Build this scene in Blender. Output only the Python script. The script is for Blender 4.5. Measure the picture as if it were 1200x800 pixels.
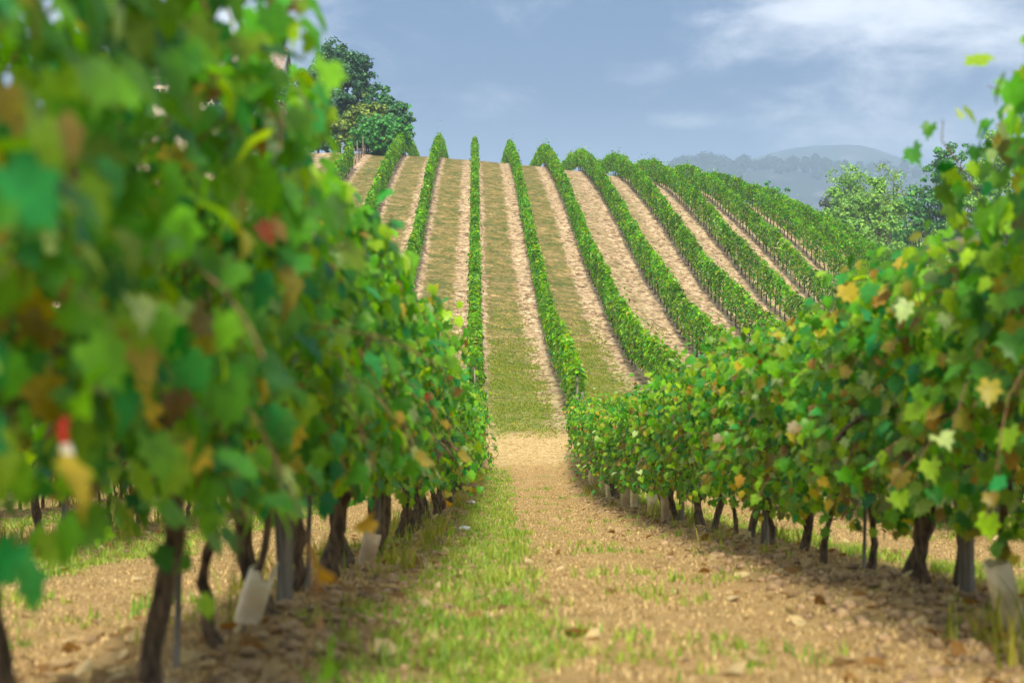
import bpy, math, random
import numpy as np
from mathutils import Vector, Matrix
rad = math.radians
for o in list(bpy.data.objects): bpy.data.objects.remove(o, do_unlink=True)
S = bpy.context.scene
COL = S.collection

# ------------------------------------------------------------------ camera
cd = bpy.data.cameras.new("camera"); cam = bpy.data.objects.new("camera", cd); COL.objects.link(cam)
cam.location = (0, 0, 0); cam.rotation_euler = (rad(90), 0, 0)
cd.sensor_width = 36; cd.lens = 54; cd.shift_y = -0.05
cd.clip_start = 0.05; cd.clip_end = 12000
cd.dof.use_dof = True; cd.dof.focus_distance = 45; cd.dof.aperture_fstop = 2.7
S.camera = cam

# ------------------------------------------------------------------ world, sun, exposure
SUN_EL, SUN_AZ = rad(40), rad(181)      # azimuth measured clockwise from +Y (view direction)
W = bpy.data.worlds.new("World"); S.world = W; W.use_nodes = True
nt = W.node_tree; nt.nodes.clear()
class NT:
    def __init__(s, nt): s.t = nt
    def n(s, typ, ins=None, **kw):
        nd = s.t.nodes.new(typ)
        for k, v in kw.items(): setattr(nd, k, v)
        if ins:
            for k, v in ins.items():
                if isinstance(v, bpy.types.NodeSocket): s.t.links.new(v, nd.inputs[k])
                else: nd.inputs[k].default_value = v
        return nd
    def m(s, op, a, b=0.0, c=0.0, clamp=False):
        nd = s.n('ShaderNodeMath', {0: a, 1: b, 2: c}, operation=op); nd.use_clamp = clamp
        return nd.outputs[0]
    def ss(s, x, lo, hi):
        nd = s.n('ShaderNodeMapRange', {0: x, 1: lo, 2: hi, 3: 0.0, 4: 1.0}, interpolation_type='SMOOTHSTEP'); return nd.outputs[0]
    def mix(s, f, a, b, typ='MIX'):
        nd = s.t.nodes.new('ShaderNodeMix'); nd.data_type = 'RGBA'; nd.blend_type = typ
        for i, v in ((0, f), (6, a), (7, b)):
            if isinstance(v, bpy.types.NodeSocket): s.t.links.new(v, nd.inputs[i])
            else: nd.inputs[i].default_value = (v if i == 0 else (tuple(v) + (1.0,))[:4])
        return nd.outputs[2]
    def noise(s, vec, scale, detail=4, rough=.55, dist=0):
        ins = {'Scale': scale, 'Detail': detail, 'Roughness': rough, 'Distortion': dist}
        if vec is not None: ins['Vector'] = vec
        return s.n('ShaderNodeTexNoise', ins).outputs[0]
    def ramp(s, f, stops):
        nd = s.n('ShaderNodeValToRGB', {0: f}); cr = nd.color_ramp
        while len(cr.elements) < len(stops): cr.elements.new(0.5)
        for e, (p, c) in zip(cr.elements, stops): e.position = p; e.color = tuple(c) + (1,) if len(c) == 3 else c
        return nd.outputs[0]
g = NT(nt)
tc = g.n('ShaderNodeTexCoord').outputs['Generated']
sep = g.n('ShaderNodeSeparateXYZ', {0: tc}).outputs
sky = g.n('ShaderNodeTexSky', sky_type='NISHITA', sun_disc=False, sun_elevation=SUN_EL, sun_rotation=SUN_AZ)
sky.air_density = 1.2; sky.dust_density = 3.0; sky.altitude = 200
# overcast layer: pale near the horizon, slate blue above it, bright veil overhead
veil = g.ramp(sep[2], [(0.0, (3.2, 3.9, 5.6)), (0.08, (1.5, 2.2, 4.0)), (0.12, (.05, .52, 2.05)), (0.2, (.15, .75, 2.3)), (0.45, (5.0, 5.4, 6.2)), (1.0, (8.5, 8.6, 8.8))])
mp = g.n('ShaderNodeMapping', {0: tc, 'Location': (0.37, 0.1, 0.22), 'Scale': (1.0, 1.0, 2.0)}).outputs[0]
n1 = g.noise(mp, 13.0, 8, .62, .25)
n2 = g.noise(mp, 4.0, 4, .5, .2)
def bank(cx, cz, rx, rz):          # a bank of cloud in one part of the sky
    ux = g.m('DIVIDE', g.m('SUBTRACT', sep[0], cx), rx); uz = g.m('DIVIDE', g.m('SUBTRACT', sep[2], cz), rz)
    return g.m('EXPONENT', g.m('MULTIPLY', -1.0, g.m('ADD', g.m('MULTIPLY', ux, ux), g.m('MULTIPLY', uz, uz))))
banks = g.m('ADD', g.m('MULTIPLY', bank(.22, .175, .10, .05), .27), g.m('MULTIPLY', bank(.33, .15, .09, .06), .20))
banks = g.m('ADD', banks, g.m('MULTIPLY', bank(-.20, .16, .07, .06), .42))
banks = g.m('ADD', banks, g.m('MULTIPLY', bank(.108, .108, .022, .008), .26))
banks = g.m('ADD', banks, g.m('MULTIPLY', bank(.22, .095, .10, .012), .16))
cl = g.m('ADD', g.m('MULTIPLY', n1, 0.75), g.m('ADD', g.m('MULTIPLY', n2, 0.25), banks))
cf = g.ss(cl, 0.52, 0.92)
veil2 = g.mix(g.m('MULTIPLY', cf, .9), veil, (9.0, 9.0, 9.4))
skycol = g.mix(0.93, sky.outputs[0], veil2)
bg = g.n('ShaderNodeBackground', {0: skycol, 1: 0.10})
out = g.n('ShaderNodeOutputWorld', {0: bg.outputs[0]})

sd = bpy.data.lights.new("sun", 'SUN'); sun = bpy.data.objects.new("sun", sd); COL.objects.link(sun)
sd.energy = 4.6; sd.angle = rad(9); sd.color = (1.0, 0.93, 0.80)
dirv = Vector((math.sin(SUN_AZ)*math.cos(SUN_EL), math.cos(SUN_AZ)*math.cos(SUN_EL), math.sin(SUN_EL)))
sun.rotation_euler = dirv.to_track_quat('Z', 'Y').to_euler()
vs = S.view_settings; vs.view_transform = 'Standard'; vs.look = 'None'; vs.gamma = 1; vs.use_curve_mapping = False
vs.exposure = 0.70
cy = S.cycles
cy.use_denoising = True; cy.max_bounces = 6; cy.diffuse_bounces = 3; cy.glossy_bounces = 2; cy.transmission_bounces = 3
cy.transparent_max_bounces = 4; cy.volume_bounces = 1; cy.use_adaptive_sampling = True; cy.adaptive_threshold = 0.02
cy.sample_clamp_indirect = 6

# ------------------------------------------------------------------ helpers
rng = np.random.default_rng(7)
def smooth(x, a, b):
    t = np.clip((np.asarray(x, float)-a)/(b-a), 0, 1); return t*t*(3-2*t)
_perm = np.random.default_rng(3).random((256, 256))
def vnoise(x, y, sc=1.0, off=0):
    x = np.asarray(x, float)*sc+off*17.3+1000; y = np.asarray(y, float)*sc+off*9.1+1000
    xi = np.floor(x).astype(int); yi = np.floor(y).astype(int); fx = x-xi; fy = y-yi
    fx = fx*fx*(3-2*fx); fy = fy*fy*(3-2*fy)
    P = lambda a, b: _perm[a & 255, b & 255]
    return (P(xi, yi)*(1-fx)+P(xi+1, yi)*fx)*(1-fy)+(P(xi, yi+1)*(1-fx)+P(xi+1, yi+1)*fx)*fy
def fbm(x, y, sc, off=0, oc=3):
    r = 0; a = 1; t = 0
    for i in range(oc): r = r+a*vnoise(x, y, sc*2**i, off+i); t += a; a *= .5
    return r/t
PROF = np.array([(-120, 9), (-60, 5.2), (-30, 2.6), (0, -.72), (3, -1.04), (5, -1.26), (7, -1.47), (11, -1.96), (14, -2.32), (18, -2.8),
    (23.5, -3.42), (29, -3.98), (34, -4.4), (38, -4.55), (41, -4.42), (45, -4.1), (48, -3.8), (51.4, -3.48), (57.4, -2.93), (63.5, -2.1),
    (73, -.2), (80.6, 1.1), (88, 2.8), (100, 5.5), (110, 7.5), (120, 9.3), (129, 10.6), (137, 11.2), (150, 11.6), (175, 11.7), (220, 8), (300, -4), (450, -28), (700, -40),
    (1200, -30), (1700, 20), (2200, 168), (2350, 160), (2600, 90), (3000, 225), (3200, 303), (3350, 270), (3700, 150)])
_py = np.concatenate([np.arange(-120, 260, .25), np.arange(260, 3700, 4)])
_pz = np.interp(_py, PROF[:, 0], PROF[:, 1])
_k = np.hanning(15); _k /= _k.sum()
_pz2 = np.convolve(np.pad(_pz, 7, mode='edge'), _k, mode='valid')
def shift(y): return .08-.16*smooth(y, 12, 32)
def H0(x, y):
    x = np.asarray(x, float); y = np.asarray(y, float)
    z = np.interp(y, _py, _pz2)
    u = x+.02417*y-3
    uc = np.clip(u, -14, 34)
    drop = .1*uc+.0025*uc*uc + np.clip(u-34, 0, 80)*.24 + .02*np.clip(u-16, 0, 22)**2
    z = z-drop*smooth(y, 42, 72)*(1-smooth(y, 500, 1100))
    far = smooth(y, 1500, 2000)*(1-smooth(y, 2350, 2700))
    z = z+far*(14*(fbm(x, y, 1/260, 5)-.5)+6*np.sin(x/170.))
    m = smooth(y, 2700, 3150)
    z = z+m*(-72+74*np.exp(-np.abs((x-650)/205)**2.2)+22*(fbm(x, y, 1/180, 8)-.5)+6*np.exp(-((x-730)/70)**2))
    return z
def near_x(j, y): return -1.03+3*j+shift(y)
def hill_x(k, y): return 3*k-.02417*np.asarray(y, float)
NEAR_END, HILL_START = 40.5, 45.0
def row_dist(x, y):
    """signed distance from the nearest row, and whether a row stands there"""
    un = x-(-1.03)-shift(y); uh = x+.02417*y
    u = np.where(y < 43, un, uh); return u-3*np.round(u/3)
def H(x, y):
    x = np.asarray(x, float); y = np.asarray(y, float)
    z = H0(x, y)
    d = row_dist(x, y)
    inn = 1-smooth(y, 39, 42)+smooth(y, 44, 47)
    md = np.exp(-(d/.42)**2)*inn*(1-smooth(y, 180, 260))
    nearw = 1-smooth(y, 45, 70)
    z = z+md*(.07+.10*nearw*(fbm(x, y, 3.1, 2)-.4))
    z = z+nearw*(.055*(fbm(x, y, 1.3, 3)-.5)+.035*(fbm(x, y, 7, 4)-.5)*(.4+1.6*np.exp(-(d/.7)**2)))
    z = z+(1-nearw)*(1-smooth(y, 180, 260))*.10*(fbm(x, y, .8, 6)-.5)
    # two shallow wheel ruts on the path
    z = z-.03*nearw*(np.exp(-((np.abs(d)-.85)/.16)**2))
    return z

def mk_mesh(name, V, F, mats, cols=None, midx=None, sm=False):
    """V (n,3); F list of (m,k) int arrays; cols (n,3) point colours"""
    if not isinstance(F, list): F = [F]
    F = [np.asarray(f) for f in F if len(f)]
    me = bpy.data.meshes.new(name)
    V = np.asarray(V, np.float32); me.vertices.add(len(V)); me.vertices.foreach_set('co', V.ravel())
    loops = np.concatenate([f.ravel() for f in F]).astype(np.int32)
    tot = np.concatenate([np.full(len(f), f.shape[1]) for f in F]).astype(np.int32)
    st = np.concatenate([[0], np.cumsum(tot)[:-1]]).astype(np.int32)
    me.loops.add(len(loops)); me.loops.foreach_set('vertex_index', loops)
    me.polygons.add(len(tot)); me.polygons.foreach_set('loop_start', st); me.polygons.foreach_set('loop_total', tot)
    if midx is not None: me.polygons.foreach_set('material_index', np.asarray(midx, np.int32))
    if sm: me.polygons.foreach_set('use_smooth', np.ones(len(tot), bool))
    me.update(calc_edges=True); me.validate()
    if cols is not None:
        at = me.color_attributes.new('tint', 'FLOAT_COLOR', 'POINT')
        c = np.ones((len(V), 4), np.float32); c[:, :3] = cols; at.data.foreach_set('color', c.ravel())
    for m_ in (mats if isinstance(mats, (list, tuple)) else [mats]): me.materials.append(m_)
    return me
def obj(name, me, parent=None, loc=(0, 0, 0), rot=(0, 0, 0), scale=(1, 1, 1)):
    o = bpy.data.objects.new(name, me); COL.objects.link(o); o.location = loc; o.rotation_euler = rot; o.scale = scale
    if parent: o.parent = parent
    return o
def tag(o, label=None, cat=None, group=None, kind=None):
    if label: o['label'] = label
    if cat: o['category'] = cat
    if group: o['group'] = group
    if kind: o['kind'] = kind
    return o

class MB:
    """mesh collector: arrays of verts / faces / colours"""
    def __init__(s): s.V = []; s.F = {}; s.C = []; s.n = 0; s.M = {}
    def add(s, V, F, C=None, mi=0):
        V = np.asarray(V, float); F = np.asarray(F)
        s.V.append(V); s.C.append(np.broadcast_to(np.asarray(C if C is not None else (.5, .5, .5), float), (len(V), 3)))
        k = F.shape[1]; s.F.setdefault(k, []).append(F+s.n); s.M.setdefault(k, []).append(np.full(len(F), mi)); s.n += len(V)
    def tube(s, pts, rads, seg=8, C=None, mi=0, cap=True, rough=0, r=None):
        pts = np.asarray(pts, float); n = len(pts); rads = np.broadcast_to(rads, (n,))
        T = np.gradient(pts, axis=0); T /= np.linalg.norm(T, axis=1)[:, None]+1e-9
        ref = np.array([1., 0, 0]) if abs(T[0, 0]) < .8 else np.array([0, 1., 0])
        V = []
        for i in range(n):
            a = np.cross(T[i], ref); a /= np.linalg.norm(a); b = np.cross(T[i], a)
            an = np.arange(seg)/seg*2*math.pi
            rr = rads[i]*(1+(rough*(r.random(seg)-.5) if rough else 0))
            V.append(pts[i]+np.cos(an)[:, None]*a*np.reshape(rr, (-1, 1))+np.sin(an)[:, None]*b*np.reshape(rr, (-1, 1)))
        V = np.concatenate(V); q = np.arange(seg); q2 = (q+1) % seg
        F = np.concatenate([np.stack([i*seg+q, i*seg+q2, (i+1)*seg+q2, (i+1)*seg+q], 1) for i in range(n-1)])
        s.add(V, F, C, mi)
        if cap:
            base = s.n-len(V)
            for ring in (0, n-1):
                c = pts[ring]; s.add(np.array([c]), np.zeros((0, 3), int), C, mi)
                tri = np.stack([base+ring*seg+q, base+ring*seg+q2, np.full(seg, s.n-1)], 1)
                s.F.setdefault(3, []).append(tri); s.M.setdefault(3, []).append(np.full(seg, mi))
    def box(s, c, sz, C=None, mi=0, rotz=0):
        x, y, z = [q/2 for q in sz]
        V = np.array([(a*x, b*y, d*z) for d in (-1, 1) for b in (-1, 1) for a in (-1, 1)], float)
        if rotz: R = np.array([[math.cos(rotz), -math.sin(rotz), 0], [math.sin(rotz), math.cos(rotz), 0], [0, 0, 1]]); V = V@R.T
        F = np.array([(0, 2, 3, 1), (4, 5, 7, 6), (0, 1, 5, 4), (2, 6, 7, 3), (0, 4, 6, 2), (1, 3, 7, 5)])
        s.add(V+np.array(c), F, C, mi)
    def mesh(s, name, mats, sm=False):
        Fs = []; mi = []
        for k in sorted(s.F): Fs.append(np.concatenate(s.F[k])); mi.append(np.concatenate(s.M[k]))
        return mk_mesh(name, np.concatenate(s.V), Fs, mats, np.concatenate(s.C), np.concatenate(mi), sm)

# leaf templates -----------------------------------------------------
_r = [(0.0, 0.03), (0.2, -0.13), (0.43, 0.0), (0.36, 0.2), (0.57, 0.43), (0.33, 0.52), (0.29, 0.8), (0.13, 0.76), (0, 1.03)]
_l = [(-x, y) for x, y in _r[-2:0:-1]]
_o = np.array(_r+_l); _n = len(_o)
LEAF_V = np.concatenate([[[0, .34]], _o]); LEAF_V = np.column_stack([LEAF_V, .22*np.abs(LEAF_V[:, 0])-.18*LEAF_V[:, 1]**2])
LEAF_V[:, 2] += np.where(np.arange(len(LEAF_V)) % 2 == 0, .03, 0)
LEAF_F = np.array([(0, 1+i, 1+(i+1) % _n) for i in range(_n)])
LOW_V = np.array([(0, 0, 0), (.5, .12, .12), (.4, .66, .04), (0, 1, -.14), (-.4, .66, .04), (-.5, .12, .12)])
LOW_F = np.array([(0, 1, 2, 3), (0, 3, 4, 5)])
SPR_V = np.array([(0, 0, 0), (.26, .45, .03), (0, 1, -.05), (-.26, .45, .03)]); SPR_F = np.array([(0, 1, 2, 3)])
def place_leaves(mb, P, N, size, col, r, tmpl='hi', droop=1.0, mi=0):
    TV, TF = {'hi': (LEAF_V, LEAF_F), 'low': (LOW_V, LOW_F), 'spray': (SPR_V, SPR_F)}[tmpl]
    n = len(P); N = N/(np.linalg.norm(N, axis=1)[:, None]+1e-9)
    D = np.tile(np.array([0, 0, -droop]), (n, 1))+r.normal(0, .55, (n, 3))
    D = D-N*(D*N).sum(1)[:, None]; D /= np.linalg.norm(D, axis=1)[:, None]+1e-9
    Xa = np.cross(D, N)
    curl = r.uniform(.5, 2.6, n)[:, None, None]
    sz = np.broadcast_to(size, (n,))[:, None, None]
    asp = r.uniform(.85, 1.12, n)[:, None, None]
    V = P[:, None, :]+sz*(asp*TV[None, :, 0:1]*Xa[:, None, :]+TV[None, :, 1:2]*D[:, None, :]+curl*TV[None, :, 2:3]*N[:, None, :])
    k = len(TV); F = TF[None]+(np.arange(n)*k)[:, None, None]
    C = np.repeat(col[:, None, :], k, 1)
    mb.add(V.reshape(-1, 3), F.reshape(-1, TF.shape[1]), C.reshape(-1, 3), mi)

PAL = {'mid': (.070, .28, .010), 'dark': (.025, .14, .010), 'teal': (.018, .22, .055), 'yg': (.26, .42, .014), 'lime': (.15, .40, .010),
       'yellow': (.50, .36, .035), 'brown': (.24, .13, .035), 'orange': (.46, .22, .03), 'red': (.34, .03, .03), 'pale': (.40, .50, .20)}
def vine_cols(n, r, h, warm=0.0):
    """leaf colours: mostly green, turning early on the low, older leaves"""
    w = np.array([.29, .10, .14, .17, .21, .022, .012, .008, .002, .046]); keys = ['mid', 'dark', 'teal', 'yg', 'lime', 'yellow', 'brown', 'orange', 'red', 'pale']
    P = np.array([PAL[k] for k in keys]); w1 = np.array([.14, .14, .05, .30, .13, .085, .07, .035, .003, .047]); w /= w.sum(); w1 /= w1.sum()
    t = np.clip((1.35-h)/.9, 0, 1)*.75+warm; t = np.clip(t, 0, 1)
    u = r.random(n); c0 = np.cumsum(w); c1 = np.cumsum(w1)
    a = np.searchsorted(c0, u); b = np.searchsorted(c1, u); pick = np.where(r.random(n) < t, b, a); pick = np.minimum(pick, 9)
    c = P[pick]; c2 = P[np.minimum(np.searchsorted(c0, r.random(n)), 4)]
    q = r.uniform(.0, .42, n)[:, None]; c = c*(1-q)+c2*q; c = c*.94+np.array([.10, .28, .012])*.06
    return c*r.uniform(.62, 1.38, n)[:, None]

# ------------------------------------------------------------------ materials
def newmat(name):
    m = bpy.data.materials.new(name); m.use_nodes = True; m.node_tree.nodes.clear(); return m, NT(m.node_tree)
def leaf_mat(name, trans=.35, rough=.5, spec=.35, scale=60):
    m, g = newmat(name)
    a = g.n('ShaderNodeAttribute', attribute_name='tint').outputs[0]
    pos = g.n('ShaderNodeTexCoord').outputs['Object']
    nz = g.noise(pos, scale, 3, .6)
    c = g.mix(1.0, a, g.ramp(nz, [(0.25, (.72, .74, .7)), (.5, (1, 1, 1)), (.8, (1.3, 1.25, 1.05))]), 'MULTIPLY')
    p = g.n('ShaderNodeBsdfPrincipled', {'Base Color': c, 'Roughness': rough, 'Specular IOR Level': spec})
    hs = g.n('ShaderNodeHueSaturation', {'Hue': .485, 'Saturation': 1.1, 'Value': 1.5, 'Color': c})
    t = g.n('ShaderNodeBsdfTranslucent', {'Color': hs.outputs[0]})
    mx = g.n('ShaderNodeMixShader', {0: trans, 1: p.outputs[0], 2: t.outputs[0]})
    g.n('ShaderNodeOutputMaterial', {0: mx.outputs[0]}); return m
M_vine = leaf_mat('vine_leaf', .52, .42, .32, 45)
M_tree = leaf_mat('tree_leaf', .22, .55, .3, 3)
M_grass = leaf_mat('grass_blade', .4, .55, .3, 20)
def solid(name, c1, c2, scale=20, rough=.8, bump=.3, stretch=(1, 1, 1), spec=.3, vec='Object', detail=6):
    m, g = newmat(name)
    pos = g.n('ShaderNodeTexCoord').outputs[vec]
    mp = g.n('ShaderNodeMapping', {0: pos, 'Scale': stretch}).outputs[0]
    nz = g.noise(mp, scale, detail, .62)
    c = g.mix(g.ss(nz, .35, .68), c1, c2)
    b = g.n('ShaderNodeBump', {'Strength': bump, 'Distance': .01, 'Height': nz})
    p = g.n('ShaderNodeBsdfPrincipled', {'Base Color': c, 'Roughness': rough, 'Specular IOR Level': spec, 'Normal': b.outputs[0]})
    g.n('ShaderNodeOutputMaterial', {0: p.outputs[0]}); return m
M_bark = solid('vine_bark', (.035, .025, .016), (.19, .125, .075), 40, .9, .9, (1, 1, .22))
M_shoot = solid('shoot_wood', (.10, .05, .025), (.24, .14, .06), 30, .7, .2)
M_treebark = solid('tree_bark', (.05, .04, .03), (.13, .11, .085), 4, .9, .8, (1, 1, .3))
M_post = solid('weathered_wood', (.10, .085, .07), (.27, .235, .19), 22, .85, .5, (1, 1, .08))
M_guard = solid('cream_plastic', (.62, .48, .28), (.84, .72, .50), 9, .45, .1, spec=.5)
M_wire = solid('galvanised_wire', (.22, .22, .22), (.35, .35, .34), 30, .4, .0)
M_clod = solid('dry_clod', (.12, .075, .038), (.42, .28, .145), 14, .95, .6)
M_stone = solid('pale_stone', (.52, .49, .42), (.75, .72, .64), 25, .8, .5)
M_tape_r = solid('red_tape', (.42, .012, .018), (.55, .03, .03), 20, .4, .1)
M_tape_w = solid('white_tape', (.62, .58, .5), (.78, .75, .68), 20, .5, .1)
M_wall = solid('old_plaster', (.46, .37, .28), (.62, .53, .42), 1.4, .9, .3)
M_fascia = solid('grey_board', (.16, .20, .18), (.25, .29, .26), 3, .7, .2)
M_pane = solid('dark_pane', (.03, .035, .04), (.06, .065, .07), 2, .15, 0)
M_shutter = solid('brown_shutter', (.10, .06, .03), (.16, .10, .06), 6, .7, .2)

# ground -------------------------------------------------------------
M_ground, g = newmat('vineyard_soil')
geo = g.n('ShaderNodeNewGeometry').outputs['Position']
s3 = g.n('ShaderNodeSeparateXYZ', {0: geo}).outputs; gx, gy = s3[0], s3[1]
nF = g.noise(geo, 38, 6, .7); nM = g.noise(geo, 5.5, 6, .65); nL = g.noise(geo, .9, 4, .6); nH = g.noise(geo, .22, 4, .6)
soil = g.ramp(nM, [(.28, (.15, .085, .035)), (.45, (.33, .20, .082)), (.6, (.43, .28, .12)), (.78, (.52, .37, .18))])
straw = g.ramp(nF, [(.32, (.12, .075, .03)), (.48, (.36, .24, .09)), (.62, (.50, .36, .155)), (.78, (.64, .50, .26))])
soil = g.mix(.55, soil, straw)
# distance across the rows
sh = g.m('SUBTRACT', .08, g.m('MULTIPLY', .16, g.ss(gy, 12, 32)))
un = g.m('SUBTRACT', g.m('ADD', gx, 1.03), sh)
uh = g.m('ADD', gx, g.m('MULTIPLY', gy, .02417))
ish = g.m('GREATER_THAN', gy, 43.0)
u = g.m('ADD', g.m('MULTIPLY', un, g.m('SUBTRACT', 1.0, ish)), g.m('MULTIPLY', uh, ish))
k = g.m('DIVIDE', u, 3.0); kf = g.m('FRACT', g.m('ADD', k, 100.0)); ki = g.m('FLOOR', g.m('ADD', k, 100.0))
wob = g.m('MULTIPLY', g.m('SUBTRACT', g.noise(geo, .7, 6, .75), .5), .34)
kfw = g.m('ADD', kf, wob)
# near block: green strip left of the middle of each alley
gstrip = g.m('MULTIPLY', g.ss(kfw, .11, .19), g.m('SUBTRACT', 1.0, g.ss(kfw, .30, .42)))
gpatch = g.ss(g.m('ADD', g.m('MULTIPLY', nM, .5), g.m('MULTIPLY', nL, .6)), .47, .62)
ngreen = g.m('MULTIPLY', gstrip, g.m('ADD', .35, g.m('MULTIPLY', gpatch, .5)))
ngreen = g.m('MAXIMUM', ngreen, g.m('MULTIPLY', g.ss(nL, .55, .74), .45))
grassc = g.ramp(nF, [(.3, (.07, .10, .016)), (.5, (.17, .20, .035)), (.7, (.34, .31, .09))])
nearc = g.mix(ngreen, soil, grassc)
# hill block: bare pale soil either side of each row, thin olive-brown grass in the middle
hn = g.n('ShaderNodeTexWhiteNoise', {'W': ki}, noise_dimensions='1D').outputs[0]
st = g.n('ShaderNodeMapping', {0: geo, 'Scale': (1.0, .6, 1)}).outputs[0]
nS = g.noise(st, 3.3, 6, .7)
mid = g.m('MULTIPLY', g.ss(kfw, .12, .24), g.m('SUBTRACT', 1.0, g.ss(kfw, .60, .74)))
low = g.m('SUBTRACT', 1.0, g.ss(g.m('ADD', gy, g.m('MULTIPLY', g.m('SUBTRACT', nL, .5), 22)), 46, 68))
bare = g.m('MULTIPLY', g.ss(ki, 101.4, 101.9), .62)
cover = g.m('ADD', g.m('MULTIPLY', mid, g.m('SUBTRACT', g.m('SUBTRACT', 1.1, bare), g.m('MULTIPLY', hn, .2))), g.m('MULTIPLY', low, .5))
cover = g.m('ADD', cover, g.m('MULTIPLY', g.m('SUBTRACT', g.m('ADD', g.m('MULTIPLY', nS, .6), g.m('MULTIPLY', nL, .4)), .5), 4.2), clamp=True)
hsoil = g.ramp(nS, [(.36, (.10, .065, .035)), (.47, (.33, .225, .13)), (.55, (.52, .38, .24)), (.68, (.70, .56, .40))])
hgr = g.ramp(g.noise(geo, 1.3, 6, .7), [(.34, (.035, .085, .008)), (.45, (.085, .105, .014)), (.55, (.19, .145, .040)), (.68, (.36, .26, .11))])
hgr = g.mix(g.m('MULTIPLY', low, .6), hgr, g.ramp(nF, [(.35, (.07, .11, .015)), (.6, (.20, .25, .045))]))
nP = g.noise(geo, 6, 6, .8)
hillc = g.mix(g.m('MULTIPLY', cover, .88), hsoil, hgr)
hillm = g.ss(g.m('ADD', gy, g.m('MULTIPLY', g.m('SUBTRACT', nM, .5), 5.0)), 43.6, 45.8)
head = g.m('MULTIPLY', g.ss(gy, 38.5, 40.5), g.m('SUBTRACT', 1.0, hillm))
nearc = g.mix(g.m('MULTIPLY', head, .85), nearc, g.ramp(nM, [(.3, (.28, .19, .08)), (.55, (.50, .36, .16)), (.75, (.62, .48, .25))]))
hillc = g.mix(1.0, hillc, g.ramp(nP, [(.36, (.35, .35, .32)), (.5, (1.0, 1.0, 1.0)), (.64, (1.6, 1.55, 1.45))]), 'MULTIPLY')
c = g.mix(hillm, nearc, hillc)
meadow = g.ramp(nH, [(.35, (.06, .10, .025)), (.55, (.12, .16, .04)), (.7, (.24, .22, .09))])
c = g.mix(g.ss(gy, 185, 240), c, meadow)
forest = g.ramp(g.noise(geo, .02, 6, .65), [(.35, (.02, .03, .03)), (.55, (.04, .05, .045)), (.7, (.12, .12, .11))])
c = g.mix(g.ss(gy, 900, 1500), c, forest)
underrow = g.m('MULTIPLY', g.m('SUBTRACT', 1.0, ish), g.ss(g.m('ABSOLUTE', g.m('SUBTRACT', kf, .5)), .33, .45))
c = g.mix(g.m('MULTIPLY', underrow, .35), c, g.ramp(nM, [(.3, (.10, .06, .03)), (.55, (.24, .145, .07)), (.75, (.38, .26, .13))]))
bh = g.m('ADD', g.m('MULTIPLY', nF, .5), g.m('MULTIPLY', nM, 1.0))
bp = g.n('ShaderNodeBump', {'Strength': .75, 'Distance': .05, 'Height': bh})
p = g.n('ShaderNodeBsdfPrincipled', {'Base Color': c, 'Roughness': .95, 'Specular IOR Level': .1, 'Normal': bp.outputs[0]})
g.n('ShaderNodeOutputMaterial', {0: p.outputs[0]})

xs = np.concatenate([[-4200, -3000, -2000, -1400, -1000, -700, -500, -350, -250, -180, -130, -100, -80, -65], np.arange(-55, -13, 1.0), np.arange(-13, -5, .25),
    np.arange(-5, 6, .06), np.arange(6, 14, .25), np.arange(14, 60, 1.0), [60, 70, 85, 105, 130, 160, 200, 250, 300], np.arange(350, 1500, 25), [1600, 1800, 2100, 2500, 3000, 4200]])
ys = [-120., -80, -50, -30, -18, -10, -5, -2, 0, 2, 3]
y_ = 3.2
while y_ < 190: ys.append(y_); y_ += max(.06, min(.8, y_*.008))
ys += list(np.arange(192, 300, 5))+list(np.arange(300, 1400, 50))+list(np.arange(1400, 3690, 28))+[3690]
ys = np.array(ys)
GX, GY = np.meshgrid(xs, ys); GZ = H(GX, GY)
V = np.stack([GX, GY, GZ], 2).reshape(-1, 3); nx = len(xs); ny = len(ys)
ii, jj = np.meshgrid(np.arange(ny-1), np.arange(nx-1), indexing='ij'); a = (ii*nx+jj).ravel()
F = np.stack([a, a+1, a+nx+1, a+nx], 1)
tag(obj('ground', mk_mesh('ground', V, F, M_ground, sm=True)), kind='structure')

# haze ---------------------------------------------------------------
M_haze, g = newmat('haze_air')
pv = g.n('ShaderNodeVolumePrincipled', {'Color': (.555, .72, .93, 1), 'Density': .00046, 'Anisotropy': .2})
g.n('ShaderNodeOutputMaterial', {'Volume': pv.outputs[0]})
zlo, zhi = float(GZ.min())-1, float(GZ.max())+12
mb = MB(); mb.box((0, 1780, (zlo+zhi)/2), (8600, 3860, zhi-zlo)); tag(obj('haze', mb.mesh('haze', M_haze)), kind='stuff')

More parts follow.
